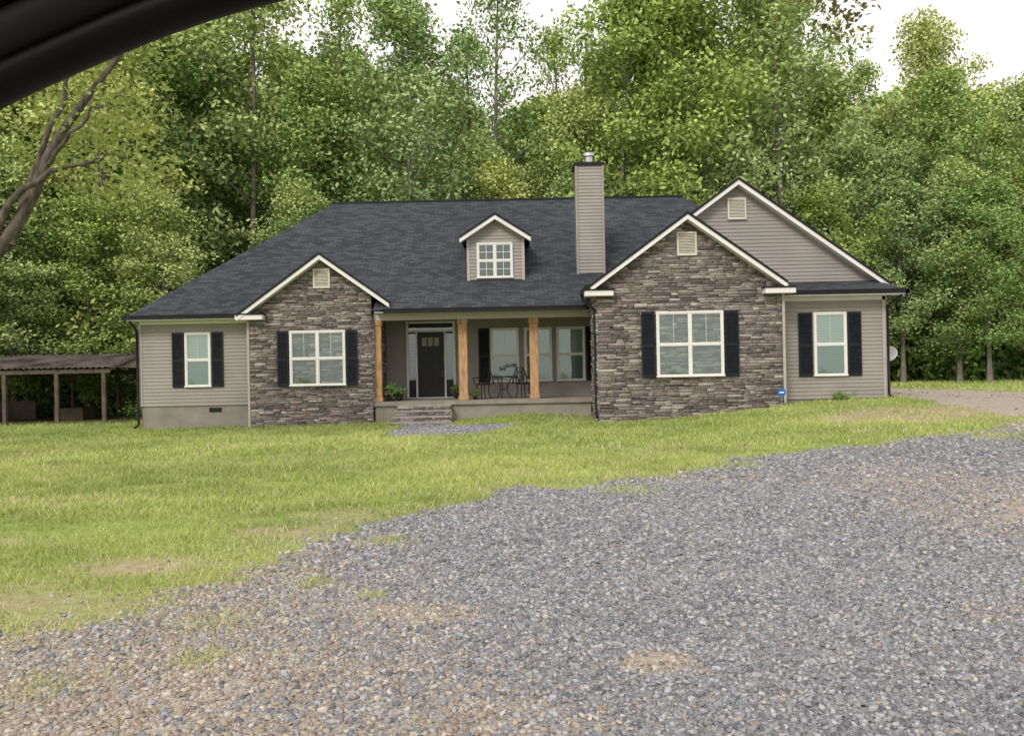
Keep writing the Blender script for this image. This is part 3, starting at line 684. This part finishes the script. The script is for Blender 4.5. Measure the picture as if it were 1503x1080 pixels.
# ------------------------------------------------------------ trees
def make_tree(name,seed,Ht=20.,cs=.28,R=3.8,nl=30,lpc=70,L=.26,leaf=M_leaf,lean=.03,sparse=1.,tr=.19):
    global RNG
    RNG=np.random.default_rng(seed); r=RNG
    hs=np.linspace(0,1,10); ph=r.random(2)*6
    tx=lean*Ht*(hs**1.5)*np.cos(ph[0])+.25*np.sin(hs*5+ph[1])*hs; ty=lean*Ht*(hs**1.5)*np.sin(ph[0])+.25*np.cos(hs*4+ph[1])*hs
    T=np.stack([tx,ty,hs*Ht],1); rad=tr*(1-hs)**.8+.03; rad[0]*=1.5
    lst=[(T,rad)]; CL=[]
    for i in range(nl):
        f=cs+(1-cs)*((i+.5)/nl)**.9; p=np.array([np.interp(f,hs,T[:,k]) for k in range(3)])
        g=(f-cs)/(1-cs); prof=max(.18,math.sin(math.pi*min(1,(.16+.80*g))))**.8
        ln=R*prof*r.uniform(.6,1.25); az=i*2.4+r.uniform(-.5,.5); el=r.uniform(.1,.55)+g*.7
        d=np.array([math.cos(az)*math.cos(el),math.sin(az)*math.cos(el),math.sin(el)])
        ts=np.linspace(0,1,5); pts=p+np.outer(ts*ln,d)+np.stack([np.zeros(5),np.zeros(5),.18*ln*ts**2-.25*ln*ts**3],1)+r.normal(0,.06,(5,3))*ts[:,None]
        br=.25*np.interp(f,hs,rad)+.012; lst.append((pts,br*(1-ts*.85)))
        nodes=[pts[-1],pts[3],pts[2]]
        for s in range(3):
            t0=r.uniform(.3,.9); q=p+d*ln*t0; a2=az+r.choice([-1,1])*r.uniform(.5,1.2); e2=el+r.uniform(-.4,.5); l2=ln*r.uniform(.3,.5)
            d2=np.array([math.cos(a2)*math.cos(e2),math.sin(a2)*math.cos(e2),math.sin(e2)])
            t3=np.linspace(0,1,3); pp=q+np.outer(t3*l2,d2); lst.append((pp,br*.4*(1-t3*.8))); nodes+= [pp[-1],pp[1]]
        for q in nodes:
            if r.random()<sparse: CL.append(q+r.normal(0,.2,3))
    CL.append(T[-1]); CL.append(T[-2])
    CL=np.array(CL); m=len(CL)
    cr=r.uniform(.4,1.0,m)*R/3.8; cv=r.random(m); cnt=np.maximum(6,(lpc*(cr/.7)**2*r.uniform(.5,1.3,m))).astype(int)
    ix=np.repeat(np.arange(m),cnt); nn=len(ix)
    o=r.normal(size=(nn,3)); o/=np.linalg.norm(o,axis=1)[:,None]; o*=(r.random(nn)**.45)[:,None]*cr[ix][:,None]*1.45; o[:,2]*=.65
    C=CL[ix]+o
    LV,LF=leaves(C,L,L*.62,.3)
    BV,BF=tubes(lst,5)
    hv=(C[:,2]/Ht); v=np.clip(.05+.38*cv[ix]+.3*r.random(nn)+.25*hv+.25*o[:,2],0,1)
    V=np.concatenate([BV,LV]);F=np.concatenate([BF,LF+len(BV)])
    mi=np.concatenate([np.zeros(len(BF)),np.ones(len(LF))])
    col=np.concatenate([np.full(len(BV),.5),np.repeat(v,4)])
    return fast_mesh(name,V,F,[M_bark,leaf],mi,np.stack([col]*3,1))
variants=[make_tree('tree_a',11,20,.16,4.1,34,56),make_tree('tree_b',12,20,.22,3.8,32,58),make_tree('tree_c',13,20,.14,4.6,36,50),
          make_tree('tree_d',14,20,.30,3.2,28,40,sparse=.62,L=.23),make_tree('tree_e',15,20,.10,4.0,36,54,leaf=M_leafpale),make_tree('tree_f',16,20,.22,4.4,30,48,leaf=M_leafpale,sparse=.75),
          make_tree('tree_far_a',17,20,.08,4.6,28,26,L=.48,leaf=M_leafhaze),make_tree('tree_far_b',18,20,.10,4.3,28,26,L=.48,leaf=M_leafhaze)]
SK=[(-900,0),(100,0),(180,-40),(410,-60),(440,40),(500,80),(545,60),(575,0),(630,0),(650,90),(690,150),(735,70),(775,150),(855,165),(880,30),(930,-60),(1140,-50),(1185,40),(1230,150),(1290,155),(1325,85),(1410,80),(1450,140),(1503,150),(2200,140)]
skx=[a for a,b in SK]; sky=[b for a,b in SK]
FT=empty('forest_trees'); r=random.Random(5)
def put(x,y,Ht,v,par,sxy=1.):
    o=bpy.data.objects.new('forest_tree',variants[v])
    s=Ht/20.; o.scale=(max(s,.55)*sxy,)*2+(s,)
    o.location=(x,y,float(ground_z(x,y))-.1); o.rotation_euler=(0,0,r.uniform(0,6.28)); link(o,par)
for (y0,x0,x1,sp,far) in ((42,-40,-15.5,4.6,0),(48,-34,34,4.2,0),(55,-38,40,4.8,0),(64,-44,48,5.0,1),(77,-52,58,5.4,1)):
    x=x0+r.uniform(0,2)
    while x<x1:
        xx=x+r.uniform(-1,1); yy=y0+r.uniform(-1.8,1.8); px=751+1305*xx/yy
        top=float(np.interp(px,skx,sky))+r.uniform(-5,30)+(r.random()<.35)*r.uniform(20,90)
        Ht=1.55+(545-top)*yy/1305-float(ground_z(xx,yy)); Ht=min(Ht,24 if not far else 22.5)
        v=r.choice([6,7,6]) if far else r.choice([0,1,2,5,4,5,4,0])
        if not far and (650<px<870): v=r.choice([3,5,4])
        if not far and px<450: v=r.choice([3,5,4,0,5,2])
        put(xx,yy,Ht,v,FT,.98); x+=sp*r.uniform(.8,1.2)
for (xa,xb,y0,y1,n_) in ((-34,-15,37.5,41.5,8),(14,31,44,50,7),(-14,13,45.5,47,8)):
    for k in range(n_):
        xx=xa+(xb-xa)*(k+r.random())/n_; yy=r.uniform(y0,y1); put(xx,yy,r.uniform(8,13),r.choice([4,5,4,2]),FT,1.1)
for px,yy,top,v in ((500,50,-5,3),(740,49,-30,3),(690,52,50,3),(825,50,50,3),(1265,55,110,3),(1370,52,65,5),(200,47,-30,3),(60,50,-10,3)):
    xx=(px-751)*yy/1305; put(xx,yy,1.55+(545-top)*yy/1305-float(ground_z(xx,yy)),v,FT,.85)
def shrub(name,seed):
    g=np.random.default_rng(seed); m=26; CLs=g.normal(size=(m,3))*np.array([.9,.9,.5])+np.array([0,0,1.1]); CLs[:,2]=np.abs(CLs[:,2])
    cv=g.random(m); ix=np.repeat(np.arange(m),80); C=CLs[ix]+g.normal(size=(len(ix),3))*.3
    C[:,2]=np.abs(C[:,2]); LV,LF=leaves(C,.22,.13,.4); v=np.clip(.1+.5*cv[ix]+.3*g.random(len(ix)),0,1)
    return fast_mesh(name,LV,LF,[M_shrub],col=np.repeat(np.stack([v]*3,1),4,0))
sv=[shrub('shrub_a',31),shrub('shrub_b',32)]
UG=empty('forest_undergrowth')
for i in range(120):
    side=r.random()
    if side<.4: x=r.uniform(-38,-13.5); y=r.uniform(41,48)
    elif side<.7: x=r.uniform(-34,36); y=r.uniform(50,62)
    else: x=r.uniform(13,34); y=r.uniform(50,58)
    o=bpy.data.objects.new('undergrowth_shrub',sv[i%2]); s=r.uniform(.7,2.0); o.scale=(s,s,s*r.uniform(.8,1.4)); o.location=(x,y,float(ground_z(x,y))-.1); o.rotation_euler=(0,0,r.uniform(0,6)); link(o,UG)
for x,y,s in ((-14.4,36.2,.5),(-13.4,35,.4)):
    o=bpy.data.objects.new('shrub',sv[0]); o.scale=(s,s,s); o.location=(x,y,float(ground_z(x,y))-.05); link(o)
o=bpy.data.objects.new('foundation_bush',sv[1]); o.scale=(.17,.14,.15); o.location=(9.75,26.35,.45); link(o)
def custom_tree(name,loc,limbs,clumps,leafm,L=.15,per=90,cr=.5,seed=3):
    global RNG; RNG=np.random.default_rng(seed)
    e=empty(name,loc); tube_obj('trunk_and_limbs',limbs,M_barkdark,e,8)
    CLs=np.array(clumps,float); m=len(CLs); ix=np.repeat(np.arange(m),per); cv=RNG.random(m)
    C=CLs[ix]+RNG.normal(size=(len(ix),3))*np.array([cr,cr,cr*.6]); V,F=leaves(C,L,L*.6,.5)
    v=np.clip(.1+.5*cv[ix]+.4*RNG.random(len(ix)),0,1)
    me=fast_mesh('crown',V,F,[leafm],col=np.repeat(np.stack([v]*3,1),4,0)); link(bpy.data.objects.new('crown',me),e); return e
g=np.random.default_rng(44)
def smooth(pts,n=14):
    pts=np.array(pts,float); t=np.linspace(0,len(pts)-1,n); q=np.stack([np.interp(t,range(len(pts)),pts[:,k]) for k in range(pts.shape[1])],1)
    for _ in range(2): q[1:-1]=(q[:-2]+2*q[1:-1]+q[2:])/4
    q[1:-1,:3]+=g.normal(0,.03,(n-2,3)); return q[:,:3],q[:,3]
Lm=[smooth(a) for a in (
 [(0,0,-.2,.30),(.1,0,1.2,.24),(.7,0,2.4,.19),(1.9,0,3.1,.15),(2.8,0,4.15,.135),(3.2,0,4.9,.12),(3.5,0,5.6,.105),(3.9,0,6.5,.085),(4.4,.1,7.2,.065),(5.0,.1,7.8,.045),(5.6,.2,8.6,.03)],
 [(2.85,0,4.2,.08),(2.95,.2,5.0,.07),(3.3,.3,6.0,.06),(3.8,.4,7.3,.045),(4.1,.4,8.6,.03)],
 [(2.4,0,3.7,.08),(2.8,-.2,4.85,.075),(3.4,-.3,5.35,.06),(4.1,-.3,5.6,.045),(4.9,-.3,5.85,.02)],
 [(3.5,0,5.6,.05),(4.0,-.3,6.0,.04),(4.6,-.4,6.6,.03),(5.2,-.4,6.9,.012)],
 [(.1,0,1.2,.2),(-.4,.4,4,.17),(-1.5,.8,7,.12),(-2.2,1,9.5,.04)],
 [(.3,0,1.8,.18),(.8,.4,5,.15),(1.2,.6,8,.1),(1.6,.8,11,.04)])]
cl=[]
for (pts,_),z0 in zip(Lm[:4],(6.8,6.8,5.6,6.6)):
    for q in pts:
        if q[2]>z0: cl.append(q+g.normal(0,.35,3)+np.array([0,.5,.25]))
for _ in range(12): cl.append(np.array([g.uniform(2.6,5.2),g.uniform(.8,2.0),g.uniform(5.6,7.6)]))
for _ in range(60): cl.append(np.array([g.uniform(-3,4.6),g.uniform(-2,2),g.uniform(8.2,12)]))
custom_tree('oak_tree',(-12.4,17.0,-.05),Lm,cl,M_leafoak,.13,80,.36)
Lm=[([(0,0,-.2),(0,0,2.5),(-.2,.1,5),(-.3,.1,8)],[.32,.25,.2,.14]),
    ([(-.1,.1,5.6),(-2,.6,7.4),(-4.2,1.0,8.2),(-6.0,1.2,8.1),(-6.7,1.3,7.7)],[.15,.1,.07,.04,.012]),
    ([(-.3,.1,7.5),(1.5,0,9.5),(2.5,0,11)],[.12,.08,.03]),([(-.3,.1,7.5),(-1.2,1.2,10),(-1.2,1.5,12)],[.12,.08,.03])]
cl=[np.array([-6.3,1.3,7.7]),np.array([-6.75,1.3,7.4]),np.array([-6.5,1.3,7.2]),np.array([-6.0,1.2,7.9]),np.array([-5.3,1.2,8.3]),np.array([-7.2,1.3,7.65])]
for _ in range(70): cl.append(np.array([g.uniform(-4,3),g.uniform(-2,2.2),g.uniform(8.6,12.4)]))
custom_tree('maple_tree',(12.2,13.5,.05),Lm,cl,leafmat('leaves_brownish',(.12,.09,.045),(.30,.26,.11),.4),.12,60,.2,seed=9)

# ------------------------------------------------------------ car window frame (photo taken from a car)
C=empty('car_window_frame',(0,0,0))
path=np.array([(-.62,.06),(-.56,.115),(-.48,.173),(-.398,.219),(-.3335,.246),(-.290,.264),(-.247,.279),(-.209,.290),(-.182,.2965),(-.1,.313),(.05,.326),(.3,.332),(.6,.32)])
tt=np.linspace(0,len(path)-1,90); q=np.stack([np.interp(tt,range(len(path)),path[:,k]) for k in (0,1)],1)
for _ in range(12): q[1:-1]=(q[:-2]+q[1:-1]*2+q[2:])/4
T=np.gradient(q,axis=0); T/=np.linalg.norm(T,axis=1)[:,None]; NN=np.stack([-T[:,1],T[:,0]],1)
def sweep(name,prof,mat):
    V=[];F=[];k=len(prof)
    for a,nn in zip(q,NN):
        for o_,d in prof: V.append((a[0]+nn[0]*o_,.70+d,1.55+a[1]+nn[1]*o_))
    for i in range(len(q)-1):
        for j in range(k): l=(j+1)%k; F.append((i*k+j,i*k+l,(i+1)*k+l,(i+1)*k+j))
    me=fast_mesh(name,np.array(V),np.array(F),[mat],smooth=True); link(bpy.data.objects.new(name,me),C)
ring=lambda o0,o1,d0,d1:[((o0+o1)/2+(o1-o0)/2*math.cos(t),(d0+d1)/2+(d1-d0)/2*math.sin(t)) for t in np.linspace(0,2*math.pi,14,endpoint=False)]
sweep('rubber_seal',ring(0,.030,-.02,.02),M_rubber)
sweep('inner_trim',ring(.024,.058,-.035,.02),M_trim2)
sweep('headliner_edge',ring(.052,.085,-.05,.02),M_rubber)
sweep('door_frame_panel',ring(.08,.22,-.12,.03),M_rubber)

# ------------------------------------------------------------ light
w=bpy.data.worlds.new('World'); scene.world=w; w.use_nodes=True; nt=w.node_tree
bg=nt.nodes['Background']; skn=nt.nodes.new('ShaderNodeTexSky'); skn.sky_type='NISHITA'; skn.sun_disc=False
SE,SR=math.radians(38),math.radians(205)
skn.sun_elevation=SE; skn.sun_rotation=SR; skn.air_density=1.0; skn.dust_density=4.0; skn.ozone_density=.6
tcw=nt.nodes.new('ShaderNodeTexCoord'); cn_=N(nt,'ShaderNodeTexNoise',Scale=2.2,Detail=5.0); nt.links.new(tcw.outputs['Generated'],cn_.inputs['Vector'])
cloud=ramp(nt,cn_.outputs[0],[(.3,(7.6,7.3,7.2)),(.7,(8.9,8.4,8.05))])
fac=ramp(nt,cn_.outputs[0],[(.2,(.85,.85,.85)),(.6,(.95,.95,.95))])
tint=mixc(nt,fac,skn.outputs[0],cloud)
nt.links.new(tint,bg.inputs[0]); bg.inputs[1].default_value=.15
sun=bpy.data.lights.new('sun','SUN'); sun.energy=1.9; sun.angle=math.radians(16); sun.color=(1,.95,.87)
so=bpy.data.objects.new('sun',sun); link(so)
dv=Vector((math.sin(SR)*math.cos(SE),math.cos(SR)*math.cos(SE),math.sin(SE)))
so.rotation_euler=dv.to_track_quat('Z','Y').to_euler(); so.location=(0,-10,30)
# ------------------------------------------------------------ camera
cam=bpy.data.cameras.new('camera'); cam.sensor_width=36; cam.lens=36*1305/1503; cam.clip_end=2000; cam.clip_start=.02
co=bpy.data.objects.new('camera',cam); link(co)
co.matrix_world=Matrix.Translation((0,0,1.55))@Matrix.Rotation(math.radians(90+.22),4,'X')@Matrix.Rotation(math.radians(-1.13),4,'Z')
scene.camera=co
